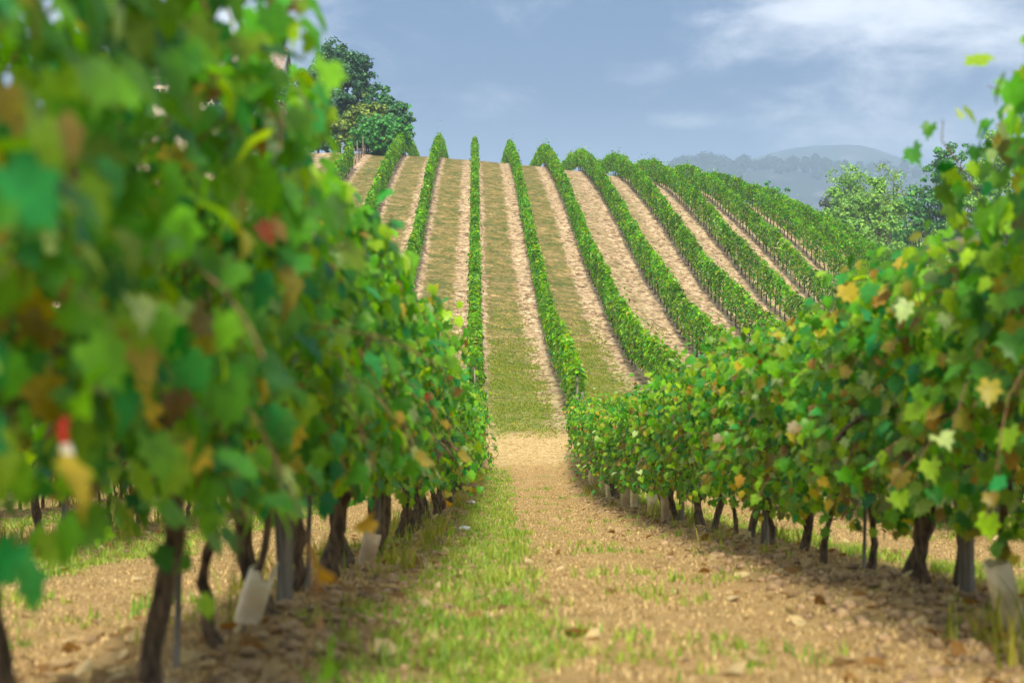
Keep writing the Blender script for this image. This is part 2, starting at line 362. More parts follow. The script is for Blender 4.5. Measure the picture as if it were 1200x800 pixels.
# ------------------------------------------------------------------ trellised vines
def curve_pts(p0, d0, L, n, r, wander=.12, grav=0.0):
    P = [np.array(p0, float)]; d = np.array(d0, float)
    for i in range(n):
        d = d+r.normal(0, wander, 3)+np.array([0, 0, -grav*(i/n)]); d /= np.linalg.norm(d); P.append(P[-1]+d*L/n)
    return np.array(P)
def foliage_mesh(seed, warm, top=2.0, nsh=17, fill=600, length=1.25, lo=.50, whips=True):
    r = np.random.default_rng(seed); mb = MB(); LP = []; LN = []
    for i in range(nsh):
        y0 = (i+.5)/nsh*length-length/2+r.normal(0, .03); x0 = r.normal(0, .05)
        out = r.choice([-1, 1])*r.uniform(0, .28)
        Ls = (top-.8)*r.uniform(.78, 1.12)
        pts = curve_pts((x0, y0, .78+r.normal(0, .05)), (out, r.normal(0, .15), 1), Ls, 12, r, .11, .0 if r.random() < .6 else .35)
        pts[:, 0] = np.clip(pts[:, 0], -.48, .48)
        mb.tube(pts, np.linspace(.0045, .002, len(pts)), 4, PAL['brown'], 1, cap=False)
        m = int(Ls/.043)
        t = np.linspace(.03, 1, m)*(len(pts)-1.001); i0 = t.astype(int); f = (t-i0)[:, None]
        B = pts[i0]*(1-f)+pts[i0+1]*f
        sd = np.where(r.random(m) < .5, -1, 1)[:, None]*np.array([1., 0, 0])
        N = sd*r.uniform(.4, 1.2, (m, 1))+r.normal(0, .45, (m, 3))+np.array([0, 0, .35])
        off = N/np.linalg.norm(N, axis=1)[:, None]*r.uniform(.04, .15, (m, 1))
        LP.append(B+off+r.normal(0, .02, (m, 3))); LN.append(N)
    # laterals: fill the two flanks of the hedge, clumped
    n = fill*2; h = lo+(top-.12-lo)*r.beta(1.25, 1.1, n); y = r.uniform(-length/2, length/2, n)
    keep = vnoise(y*4+seed, h*4, 1)+.35*r.random(n) > .42; h = h[keep][:fill]; y = y[keep][:fill]; n = len(h)
    s = np.where(r.random(n) < .5, -1, 1)
    wdt = (.17+.20*np.sin(np.clip((h-.45)/(top-.35), 0, 1)*math.pi)**.6)*(.7+.6*vnoise(y*3, h*3, 1, seed))
    x = s*wdt*r.uniform(.55, 1.05, n)
    LP.append(np.stack([x, y, h], 1)); LN.append(np.stack([s*r.uniform(.5, 1.3, n), r.normal(0, .4, n), r.normal(.35, .35, n)], 1))
    # a few dangling low shoots
    for i in range(r.integers(6, 11)):
        p0 = (r.choice([-1, 1])*r.uniform(.1, .3), r.uniform(-.5, .5), r.uniform(.85, 1.2))
        pts = curve_pts(p0, (np.sign(p0[0])*.5, r.normal(0, .4), -.4), r.uniform(.3, .7), 6, r, .15, .5)
        mb.tube(pts, .0025, 4, PAL['brown'], 1, cap=False)
        LP.append(pts[1:]+r.normal(0, .03, (6, 3))); LN.append(np.tile([np.sign(p0[0]), 0, .5], (6, 1))+r.normal(0, .5, (6, 3)))
    # whips above the top
    for i in range(r.integers(1, 4) if whips else 0):
        pts = curve_pts((r.normal(0, .1), r.uniform(-.5, .5), top-.2), (r.normal(0, .3), r.normal(0, .3), 1), r.uniform(.25, .5), 6, r, .15, .1)
        mb.tube(pts, .002, 4, PAL['lime'], 1, cap=False)
        LP.append(pts[1:]+r.normal(0, .03, (6, 3))); LN.append(r.normal(0, .7, (6, 3))+[0, 0, .5])
    P = np.concatenate(LP); N = np.concatenate(LN)+np.array([0, -.5, .25]); sz = r.uniform(.05, .104, len(P))
    col = vine_cols(len(P), r, P[:, 2], warm)
    # a clump or two that has turned colour
    for q in range(2):
        c = np.array([r.choice([-.3, .3]), r.uniform(-.5, .5), r.uniform(.6, 1.7)]); dd = np.linalg.norm(P-c, axis=1) < .13
        col[dd] = np.array(PAL[r.choice(['yellow', 'yg', 'yg', 'pale'])])*r.uniform(.7, 1.1, (dd.sum(), 1))
    place_leaves(mb, P, N, sz, col, r, 'hi')
    return mb.mesh('foliage', [M_vine, M_shoot])
def trunk_mesh(seed, h=.76, rb=.036, lean=(0, 0), twin=False):
    r = np.random.default_rng(seed); mb = MB()
    for t in range(2 if twin else 1):
        o = np.array([r.normal(0, .03), (t*2-1)*.07 if twin else 0, -.06])
        n = 16; tt = np.linspace(0, 1, n)
        px = lean[0]*tt+.025*np.sin(tt*r.uniform(4, 8)+r.random()*6)+.01*r.normal(0, 1, n)
        py = lean[1]*tt+.03*np.sin(tt*r.uniform(4, 8)+r.random()*6)
        pts = np.stack([o[0]+px-px[0], o[1]+py-py[0], o[2]+tt*(h+.06)], 1)
        rd = rb*(1.25-.55*tt+.45*np.exp(-((tt-1)/.12)**2)+.3*np.exp(-(tt/.12)**2))*r.uniform(.86, 1.16, n)*(.8 if twin else 1)
        mb.tube(pts, rd, 11, None, 0, True, .28, r)
        head = pts[-1]
        for s in (-1, 1):       # the two arms tied along the wire
            a = curve_pts(head-[0, 0, .03], (r.normal(0, .1), s*.8, .45), .55, 7, r, .12, .5)
            mb.tube(a, np.linspace(rb*.6, rb*.28, len(a)), 7, None, 0, True, .25, r)
    return mb.mesh('trunk', M_bark)
FOLWN = [foliage_mesh(250+i, .45, top=1.9, lo=.36, whips=False) for i in range(3)]
FOLN = [foliage_mesh(150+i, .1, top=1.86, whips=False) for i in range(3)]
FOL = [foliage_mesh(100+i, w) for i, w in enumerate([.1, .2, .1, .25, .15, .1])]
FOLW = [foliage_mesh(200+i, w, lo=.38) for i, w in enumerate([.45, .35, .55, .4, .5, .4])]
TRK = [trunk_mesh(300+i, r_h, r_b*.86, l, tw) for i, (r_h, r_b, l, tw) in enumerate([(.74, .035, (.02, .05), False), (.78, .045, (-.04, -.08), False),
       (.72, .024, (.05, .1), False), (.76, .03, (.0, -.05), True), (.75, .022, (-.05, .08), False), (.78, .038, (.03, -.1), False)])]
ORD = 'first second third fourth fifth sixth seventh eighth ninth tenth eleventh twelfth thirteenth fourteenth fifteenth sixteenth seventeenth eighteenth nineteenth twentieth'.split()
def ordinal(n):
    if n <= 20: return ORD[n-1]
    tens = {2: 'twenty', 3: 'thirty', 4: 'forty', 5: 'fifty'}[n//10]
    return {2: 'twentieth', 3: 'thirtieth', 4: 'fortieth', 5: 'fiftieth'}[n//10] if n % 10 == 0 else tens+'-'+ORD[n % 10-1]
def grapevine(j, y, label, group, fol, trk, rz, sc=1.0, tr_rot=0):
    x = float(near_x(j, y)); t = bpy.data.objects.new('grapevine', None); COL.objects.link(t)
    t.location = (x, y, float(H(x, y))); tag(t, label, 'grapevine', group)
    obj('trunk', trk, t, (0, 0, 0), (0, 0, tr_rot))
    obj('foliage', fol, t, (0, 0, 0), (0, 0, rz if abs(rz) < 1.5 else rz-math.pi), (1 if abs(rz) < 1.5 else -1, 1, sc))
    return t
r = np.random.default_rng(11)
LROW = 'vines in the row left of the path'; RROW = 'vines in the row right of the path'
left_special = {3.05: 'blurred grapevine filling the left edge of the frame with its thick leaning trunk',
    4.1: 'close grapevine with a thick dark upright trunk, left of the path',
    5.0: 'grapevine with a thin curving trunk just beyond the thick dark one, left row'}
ly = [2.15, 3.05, 4.1, 5.0, 6.05, 6.75, 7.8, 9.1, 10.4, 11.3, 12.5, 13.9]+list(np.arange(15.0, 40.6, 1.12))
ltr = {2.15: 1, 3.05: 1, 4.1: 0, 5.0: 2, 6.05: 5, 6.75: 3, 7.8: 1}
for i, y in enumerate(ly):
    lab = left_special.get(y, 'leafy grapevine, %s from the camera in the row left of the path' % ordinal(i+1))
    vn = grapevine(0, y, lab, LROW, FOLN[i % 3] if 4.5 < y < 9 else FOL[i % 6], TRK[ltr.get(y, int(r.integers(0, 6)))], r.choice([0, math.pi])+r.normal(0, .04), (.93 if y > 4 else 1.02) if y < 4.5 else (.88 if y < 6 else r.uniform(.95, 1.0)) if y < 9 else r.uniform(.9, .97), r.random()*6)
    if 3.5 < y < 8: vn.children[1].scale.x *= .66 if y < 4.5 else .85 if y < 6 else 1.0
ry = [4.3, 5.3, 6.3, 7.35, 7.95, 9.0, 10.1, 10.9, 12.0, 13.1, 14.2, 15.4]+list(np.arange(16.4, 40.6, 1.1))
rtr = {7.35: 3, 7.95: 1, 9.0: 4, 10.1: 2, 10.9: 0}
for i, y in enumerate(ry):
    lab = 'leafy grapevine, %s from the camera in the row right of the path' % ordinal(i+1)
    vn = grapevine(1, y, lab, RROW, FOLWN[i % 3] if 6 < y < 12.5 else FOLW[i % 6], TRK[rtr.get(y, int(r.integers(0, 6)))], r.choice([0, math.pi])+r.normal(0, .04), (r.uniform(.84, .88) if y < 12.5 else r.uniform(.83, .88)) if y > 6 else 1.0, r.random()*6)
ROWN = {-1: ('second row left of the path', 9.5), -2: ('third row left of the path', 18.5), -3: ('fourth row left of the path', 27.5),
        2: ('second row right of the path', 13.0), 3: ('third row right of the path', 22.5), 4: ('fourth row right of the path', 31)}
for j, (nm, y0) in ROWN.items():
    for i, y in enumerate(np.arange(y0, 40.6, 1.15)):
        grapevine(j, float(y)+r.normal(0, .06), 'grapevine seen through the trunks, %s vine along the %s' % (ordinal(i+1), nm), 'vines of the '+nm,
                  (FOL if j < 0 else FOLW)[int(r.integers(0, 6))], TRK[int(r.integers(0, 6))], r.choice([0, math.pi]), r.uniform(.95, 1.04), r.random()*6)

# posts, stakes, wires, trunk guards --------------------------------
def post_mesh(h, w, seed):
    r = np.random.default_rng(seed); mb = MB(); n = 14; z = np.linspace(-.3, h, n)
    pts = np.stack([.006*np.sin(z*3+seed), .006*np.cos(z*2.3+seed), z], 1)
    rd = w/2*(1.04-.07*np.linspace(0, 1, n))*r.uniform(.97, 1.03, n); mb.tube(pts, rd, 10, None, 0, True, .09, r)
    return mb.mesh('post', M_post)
PM = post_mesh(1.68, .068, 5)
PMt = post_mesh(1.72, .055, 6)
def post(j, y, label, me=PM, tilt=(0, 0), dx=0.0):
    x = float(near_x(j, y))+dx
    tag(obj('trellis_post', me, None, (x, y, float(H(x, y))-.01), (tilt[1], tilt[0], 0)), label, 'post', 'wooden posts holding up the near vine rows')
post(1, 6.9, 'nearest grey wooden post in the row right of the path', tilt=(-.02, .01))
post(1, 12.4, 'second nearest grey wooden post in the row right of the path', tilt=(.01, 0))
post(1, 18.2, 'third wooden post from the camera in the row right of the path')
post(1, 24.0, 'fourth wooden post from the camera in the row right of the path')
post(1, 30.0, 'fifth wooden post from the camera in the row right of the path')
post(1, 36.0, 'sixth wooden post from the camera in the row right of the path')
post(1, 41.2, 'end post of the vine row right of the path, beside the headland')
post(0, 6.45, 'nearest grey wooden post standing among trunks in the row left of path')
post(0, 10.75, 'second nearest wooden post in the row left of the path', PMt, (.04, .02))
post(0, 16.2, 'third wooden post from the camera in the row left of the path')
post(0, 22.0, 'fourth wooden post from the camera in the row left of the path')
post(0, 28.0, 'fifth wooden post from the camera in the row left of the path')
post(0, 34.0, 'sixth wooden post from the camera in the row left of the path')
post(0, 41.2, 'end post of the vine row left of the path, beside the headland')
post(2, 15.9, 'grey wooden post in the second row right of path, seen behind the nearest post')
for j, y, w in ((2, 22, 'farther'), (2, 29, 'distant'), (-1, 13.6, 'near'), (-1, 20, 'middle'), (-1, 27, 'far')):
    post(j, y, '%s wooden post of the second row %s of the path' % (w, 'right' if j > 0 else 'left'))
def stake(x, y, h, label, tilt=(0, 0)):
    mb = MB(); mb.tube([(0, 0, -.15), (0, 0, h*.5), (.004, 0, h)], .011, 7)
    tag(obj('vine_stake', mb.mesh('stake', M_post), None, (x, y, float(H(x, y))), (tilt[1], tilt[0], 0)), label, 'stake', 'thin stakes tied to vines')
stake(-1.06, 4.85, 1.0, 'thin grey stake beside the thin curving trunk, left row', (.03, 0))
stake(-.93, 6.2, .95, 'thin pale stake leaning among the clustered trunks, left row', (-.05, .02))
stake(-.92, 6.9, .9, 'thin pale stake close behind the trunk cluster, left row', (.03, 0))
stake(2.05, 8.95, .9, 'thin stake beside a slim trunk in the row right of the path', (.02, 0))
for j, side in ((0, 'left'), (1, 'right')):
    for h, nm in ((.8, 'lower'), (1.35, 'middle'), (1.72, 'upper')):
        y = np.arange(1.0, 41.3, .6); x = near_x(j, y); mb = MB()
        mb.tube(np.stack([x, y, H0(x, y)+h+.03*np.sin(y*1.05)], 1), .0018, 5, None, 0)
        tag(obj('trellis_wire', mb.mesh('wire', M_wire)), '%s trellis wire running through the vine row %s of the path' % (nm, side), 'wire', 'trellis wires')
def guard_mesh(h, w, seed, jag=.02, flare=1.0):
    """open square sleeve of thin plastic, uneven top edge"""
    r = np.random.default_rng(seed); V = []; F = []
    n = 16; a = np.arange(n)/n*2*math.pi
    sq = 1/np.maximum(np.abs(np.cos(a)), np.abs(np.sin(a)))**.65
    for inner in (0, 1):
        for z, s in ((0, 1), (h*.5, 1+.03), (h, flare)):
            rr = (w/2-.004*inner)*sq*s
            zz = np.full(n, z)+(np.repeat(np.random.default_rng(seed).normal(0, jag, n//2), 2) if z == h else 0)
            V.append(np.stack([np.cos(a)*rr, np.sin(a)*rr, zz], 1))
    V = np.concatenate(V); q = np.arange(n); q2 = (q+1) % n
    F = [np.stack([b*n+q, b*n+q2, (b+1)*n+q2, (b+1)*n+q], 1) for b in (0, 1)]+[np.stack([b*n+q2, b*n+q, (b+1)*n+q, (b+1)*n+q2], 1) for b in (3, 4)]+[np.stack([2*n+q, 2*n+q2, 5*n+q2, 5*n+q], 1)]
    return mk_mesh('guard', V, np.concatenate(F), M_guard, sm=False)
def guard(x, y, h, w, label, tilt, seed, jag=.015, mat=None, rz=.3):
    me = guard_mesh(h, w, seed, jag)
    if mat: me.materials[0] = mat
    tag(obj('trunk_guard', me, None, (x, y, float(H(x, y))-.01), (tilt[1], tilt[0], rz)), label, 'trunk guard', 'sleeves protecting young vines')
guard(-.985, 5.65, .23, .095, 'cream plastic trunk guard with a jagged top, tilting in the left row', (.30, .05), 3, .018)
guard(1.93, 5.9, .29, .085, 'tall cream trunk guard leaning beside the nearest right-hand post', (-.28, .0), 4, .006)
M_guard2 = solid('tan_guard', (.40, .28, .17), (.55, .42, .28), 9, .6, .1)
guard(-.92, 9.55, .24, .1, 'tan trunk guard tilting farther along the left row', (.25, 0), 5, .01, M_guard2)
for i, (y, h, w) in enumerate([(19.0, .42, .10), (20.6, .3, .12), (23.4, .45, .10), (25.0, .4, .11), (28.6, .5, .11), (30.4, .45, .12), (33.0, .5, .12), (34.6, .45, .12)]):
    guard(float(near_x(1, y))-.1, y, h, w, 'pale trunk guard, %s of those standing far along the right row' % ordinal(i+1), (r.normal(0, .04), 0), 20+i, .008, None if i % 3 else M_guard2)
# dead cane held at an angle above the tilting guard (the young vine it protects)
mb = MB(); pts = np.array([(0, 0, 0), (.03, .02, .15), (.07, .03, .3), (.10, .02, .5), (.09, .04, .72)]); mb.tube(pts, [.018, .016, .014, .014, .01], 8, None, 0, True, .2, np.random.default_rng(2))
tag(obj('vine_stump', mb.mesh('stump', M_bark), None, (-.985, 5.65, float(H(-.985, 5.65))-.02)), 'slender slanting vine stem growing out of the jagged cream guard', 'vine stem')
# red and white marking tape
mb = MB()
rp = np.array([(0, 0, 0), (.004, 0, -.03), (-.002, .004, -.065), (.003, 0, -.085)])
for k_, (a0, a1, mi, w) in enumerate([(0, 3, 0, .022), (3, 6, 1, .03)]):
    zz = np.linspace(0, -.05, 6)-.05*k_; xx = .006*np.sin(zz*60)
    Vt = np.concatenate([np.stack([xx-w/2, .004*np.sin(zz*80), zz], 1), np.stack([xx+w/2, .004*np.cos(zz*70), zz], 1), np.stack([xx-w/2, .004*np.sin(zz*80)+.003, zz], 1), np.stack([xx+w/2, .004*np.cos(zz*70)+.003, zz], 1)])
    q = np.arange(5); Ft = np.concatenate([np.stack([q, q+1, q+7, q+6], 1), np.stack([q+12, q+18, q+19, q+13], 1), np.stack([q, q+12, q+13, q+1], 1), np.stack([q+6, q+7, q+19, q+18], 1)])
    mb.add(Vt, Ft, None, mi)
tag(obj('marking_tape', mb.mesh('tape', [M_tape_r, M_tape_w]), None, (-.64, 2.2, -.18), (0, 0, 0), (.6, .8, .8)), 'red and white tape hanging in the leaves at far left', 'tape')

# ------------------------------------------------------------------ hill rows
def hill_row(kk, y0, y1, label):
    r = np.random.default_rng(900+kk); L = y1-y0; n = int(L*260)
    y = r.uniform(y0, y1, n)
    # individual vines every 1.2 m make the outline swell and dip
    bump = .5+.5*np.cos(2*math.pi*(y-y0)/1.2+1.3*np.sin(y*.9))
    lump = fbm(y, np.full(n, kk*7.7), .45, 4)
    top = 1.68+.26*bump+.6*(lump-.5); lo = .42+.25*(vnoise(y, np.full(n, 3.*kk), 1.3)-.3)
    t = r.random(n); h = lo+(top-lo)*np.where(r.random(n) < .35, 1-t**2*.35, t)
    ht = (h-lo)/(top-lo)
    wd = .66*(.15+.13*np.sin(np.clip(ht*1.02, 0, 1)*math.pi)**.55)*(.72+.4*bump+.9*(fbm(y, h+kk, 1.3, 9)-.5))
    h = h+np.where(r.random(n) < .06, r.exponential(.16, n), 0); s = np.where(r.random(n) < .5, -1, 1); q = np.where(ht > .82, r.random(n), r.uniform(.35, 1.0, n)**.5); q = np.where(r.random(n) < .09, q*r.uniform(1.1, 1.9, n), q)
    ax = hill_x(kk, y); X = ax+s*wd*q
    Z = H0(ax, y)+.05+h
    N = np.stack([s*q*1.2, r.normal(0, .45, n), .35+1.0+1.3*np.clip(ht-.7, 0, 1)*3+r.normal(0, .35, n)], 1)
    col = vine_cols(n, r, np.full(n, 1.7), 0)
    tone = (.75+1.5*(fbm(y, h+kk*3.3, 1.1, 2)-.25))*(.4+.8*r.random(n))*1.12
    warm = np.clip((78-y)/40, 0, 1)[:, None]*.5*(r.random(n) < .6)[:, None]
    col = col*(1-warm)+np.array(PAL['yg'])*warm
    mb = MB(); place_leaves(mb, np.stack([X, y, Z], 1), N, r.uniform(.08, .165, n), col*tone[:, None], r, 'low')
    xm = float(hill_x(kk, y0)); root = bpy.data.objects.new('vine_row', None); COL.objects.link(root); root.location = (xm, y0, float(H(xm, y0)))
    tag(root, label, 'vine row', 'vine rows climbing the hill')
    me = mb.mesh('foliage', M_vine); me.transform(Matrix.Translation((-root.location.x, -root.location.y, -root.location.z)))
    obj('foliage', me, root)
    return root
tb = MB(); _rr = np.random.default_rng(5); tb.tube([(0, 0, -.05), (.02, .01, .3), (-.01, .02, .62), (0, 0, .9)], [.045, .035, .03, .02], 6, None, 0, True, .2, _rr); HT = tb.mesh('trunk', M_bark)
tb = MB(); tb.tube([(0, 0, -.05), (0, 0, 1.75)], .035, 6); HP = tb.mesh('post', M_post)
HL = {-5: 'sixth vine row left of the one that climbs straight up the hill', -4: 'vine row on the hill, fourth left of the straight vertical one',
      -3: 'vine row on the hill, third left of the straight vertical one', -2: 'vine row ending on the hilltop beside the dark trees, second left of the straight one',
      -1: 'vine row on the hill just left of the straight vertical one', 0: 'narrow vine row running straight up the hill like a vertical line',
      1: 'vine row on the hill whose foot meets the end of the path'}
for kk in range(-3, 14):
    lab = HL.get(kk) or '%s vine row on the hill, counted rightward from the straight vertical one' % ordinal(kk)
    y0 = HILL_START+(2.0 if kk == 0 else 0)+{1: -.5}.get(kk, 0)
    rt = hill_row(kk, y0, 168 if kk > -3 else 112, lab)
    y = y0+.5
    while y < 134 and kk < 11:
        x = float(hill_x(kk, y)); pst = int((y-y0)/1.2) % 5 == 0
        vis = (kk >= 2 and y > 58) or (kk < 0 and y > 95)
        if vis or pst and kk >= 0:
            o = HP if pst else HT
            c_ = obj('post' if pst else 'trunk', o, rt, (x-rt.location.x, y-rt.location.y, float(H0(x, y))-rt.location.z), (0, 0, y*3), (1, 1, 1))
        y += 1.2

# ------------------------------------------------------------------ grass, clods, litter
def scatter_xy(n, fx, y0, y1, r, pw=1.0):
    """more samples near the camera"""
    y = y0*(y1/y0)**r.random(n); return y
def grass(name, n, xr, y0, y1, dens, hgt, cols, label_kind, r, width=.006):
    y = y0*(y1/y0)**(r.random(n)**.8); x = r.uniform(xr[0], xr[1], n)
    keep = dens(x, y) > r.random(n); x = x[keep]; y = y[keep]; n = len(x)
    nb = 5; X = np.repeat(x, nb)+r.normal(0, .018, n*nb); Y = np.repeat(y, nb)+r.normal(0, .018, n*nb)
    h = hgt(X, Y)*r.uniform(.5, 1.3, n*nb); an = r.uniform(0, 2*math.pi, n*nb); ln = r.uniform(.1, .8, n*nb)*h
    wv = width*r.uniform(.7, 1.3, n*nb)*(1+np.clip(Y-15, 0, 60)*.05)
    bx, by = np.cos(an), np.sin(an); Z = H(X, Y)-.005
    ca, sa = np.cos(an+1.57), np.sin(an+1.57)
    v0 = np.stack([X-ca*wv, Y-sa*wv, Z], 1); v1 = np.stack([X+ca*wv, Y+sa*wv, Z], 1)
    v2 = np.stack([X+bx*ln*.4+ca*wv*.6, Y+by*ln*.4+sa*wv*.6, Z+h*.6], 1); v3 = np.stack([X+bx*ln*.4-ca*wv*.6, Y+by*ln*.4-sa*wv*.6, Z+h*.6], 1)
    v4 = np.stack([X+bx*ln, Y+by*ln, Z+h], 1)
    V = np.stack([v0, v1, v2, v3, v4], 1).reshape(-1, 3); b = np.arange(n*nb)*5
    C = cols(X, Y, r); C = np.repeat(C[:, None], 5, 1).reshape(-1, 3)
    me = mk_mesh(name, V, [np.stack([b+3, b+2, b+4], 1), np.stack([b, b+1, b+2, b+3], 1)], M_grass, C)
    return tag(obj(name, me), label_kind, 'grass', None, 'stuff')
r = np.random.default_rng(21)
def d_green(x, y):
    d = x+1.03-shift(y); d = d-3*np.floor(d/3); f = d/3+.10*(fbm(x, y, .6, 1)-.5)
    strip = smooth(f, .10, .17)*(1-smooth(f, .30, .40))
    return np.clip(strip*(.38+1.0*smooth(fbm(x, y, 1.7, 12), .36, .58))+.3*smooth(fbm(x, y, 1.1, 14), .62, .75), 0, 1)*(1-smooth(y, 38, 39.5))
def c_green(x, y, r):
    n = len(x); a = np.array([.11, .27, .022]); b = np.array([.40, .40, .07]); t = np.clip(r.random(n)*.7+.55*(fbm(x, y, 2.2, 3)-.35), 0, 1)[:, None]
    c = a*(1-t)+b*t; return c*r.uniform(.7, 1.3, n)[:, None]
grass('grass', 85000, (-9, 8), 3.6, 40, d_green, lambda x, y: .05+.045*smooth(fbm(x, y, 1.5, 9), .45, .8), c_green, 'patchy green grass growing in a strip along the path', r)
def d_dry(x, y):
    d = np.abs(row_dist(x, y)); return np.clip(.5+.3*fbm(x, y, 2, 8)-.5*smooth(y, 43, 46)+.5*smooth(1.0-d, .3, .8), 0, 1)
def c_dry(x, y, r):
    n = len(x); t = r.random(n)[:, None]; return (np.array([.26, .165, .05])*(1-t)+np.array([.80, .62, .32])*t)*r.uniform(.6, 1.15, n)[:, None]
grass('dry_grass', 110000, (-8, 7), 3.6, 46, d_dry, lambda x, y: .012+.02*fbm(x, y, 2, 9), c_dry, 'short dry straw scattered over the path', r, .0045)
def d_tall(x, y):
    d = row_dist(x, y); return (np.exp(-((np.abs(d)-.22)/.2)**2))*smooth(fbm(x, y, .9, 31), .42, .62)*(1-smooth(y, 39, 40))
grass('weeds', 14000, (-8, 7), 4.2, 40, d_tall, lambda x, y: .07+.16*smooth(fbm(x, y, .9, 31), .5, .75), lambda x, y, r: c_green(x, y, r)*np.array([1.25, .95, .9]), 'yellow-green weeds around the feet of the vines', r)
def d_head(x, y):
    return smooth(y+3*(fbm(x, y, 1.1, 77)-.5), 43.6, 46)*(1-smooth(y, 46, 76))**1.3*(.35+.8*smooth(fbm(x, y, .7, 18), .35, .6))*smooth(np.abs(row_dist(x, y)), .35, .8)
grass('hill_grass', 90000, (-4, 9), 43.5, 76, d_head, lambda x, y: .025+.035*fbm(x, y, 1, 9), lambda x, y, r: c_green(x, y, r)*np.array([.95, .85, .75]), 'rough grass at the foot of the hill', r, .008)

def clods(name, n, xfun, y0, y1, smin, smax, mat, r, label, cat):
    ico = np.array([(0, 0, -1), (.72, -.53, -.45), (-.28, -.85, -.45), (-.89, 0, -.45), (-.28, .85, -.45), (.72, .53, -.45), (.28, -.85, .45), (-.72, -.53, .45), (-.72, .53, .45), (.28, .85, .45), (.89, 0, .45), (0, 0, 1)])
    IF = np.array([(0, 1, 2), (1, 0, 5), (0, 2, 3), (0, 3, 4), (0, 4, 5), (1, 5, 10), (2, 1, 6), (3, 2, 7), (4, 3, 8), (5, 4, 9), (1, 10, 6), (2, 6, 7), (3, 7, 8), (4, 8, 9), (5, 9, 10), (6, 10, 11), (7, 6, 11), (8, 7, 11), (9, 8, 11), (10, 9, 11)])
    y = y0*(y1/y0)**r.random(n); x = xfun(n, y); s = smin*(smax/smin)**(r.random(n)**1.8)
    V = ico[None]*r.uniform(.65, 1.25, (n, 12, 1))*(s[:, None, None])*np.array([1, 1, .6])*r.uniform(.7, 1.3, (n, 1, 3))
    V = V+np.stack([x, y, H(x, y)+s*.2], 1)[:, None, :]
    F = IF[None]+(np.arange(n)*12)[:, None, None]
    return tag(obj(name, mk_mesh(name, V.reshape(-1, 3), F.reshape(-1, 3), mat)), label, cat, None, 'stuff')
def cx(n, y):
    j = r.choice([0, 1, 1, 0, 1, -1, 2], n); return -1.03+3*j+shift(y)+np.where(j == 1, -1, 1)*np.abs(r.normal(.3, .22, n))-np.where(j == 1, 0, .05)
clods('dirt_clods', 5600, cx, 4.2, 38, .01, .05, M_clod, r, 'brown clods of turned soil heaped along the feet of the rows', 'soil clods')
clods('soil_crumbs', 5200, lambda n, y: r.uniform(-5, 5, n), 3.8, 40, .005, .014, M_clod, r, 'small crumbs of soil strewn over the path', 'soil crumbs')
mb = MB(); n = 2600; y = 4*(38/4)**r.random(n); j = r.choice([0, 1, -1, 2], n); x = -1.03+3*j+shift(y)+r.normal(0, .5, n)
P = np.stack([x, y, H(x, y)+.012], 1); cc = np.array([PAL['brown'], (.42, .30, .14), (.55, .44, .22), (.30, .20, .09)])[r.integers(0, 4, n)]
place_leaves(mb, P, r.normal(0, .35, (n, 3))+[0, 0, 1], r.uniform(.05, .1, n), cc, r, 'low', 0)
tag(obj('leaf_litter', mb.mesh('litter', M_grass)), 'dry fallen vine leaves under the rows', 'fallen leaves', None, 'stuff')
def stone(x, y, s, label, seed):
    import bmesh
    bm = bmesh.new(); bmesh.ops.create_icosphere(bm, subdivisions=3, radius=s); rr = np.random.default_rng(seed)
    for v in bm.verts:
        f = 1+.35*(vnoise(v.co.x/s*1.3+seed, v.co.y/s*1.3+v.co.z/s, 1)-.5); v.co = Vector((v.co.x*f*1.4, v.co.y*f, v.co.z*f*.55))
    me = bpy.data.meshes.new('stone'); bm.to_mesh(me); bm.free(); me.materials.append(M_stone)
    tag(obj('stone', me, None, (x, y, float(H(x, y))+s*.3), (0, 0, seed)), label, 'stone')
stone(-.52, 16.8, .055, 'white stone lying on the grass strip left of the path', 1)
stone(-.72, 27.5, .06, 'small pale stone at the foot of the left row, farther off', 2)

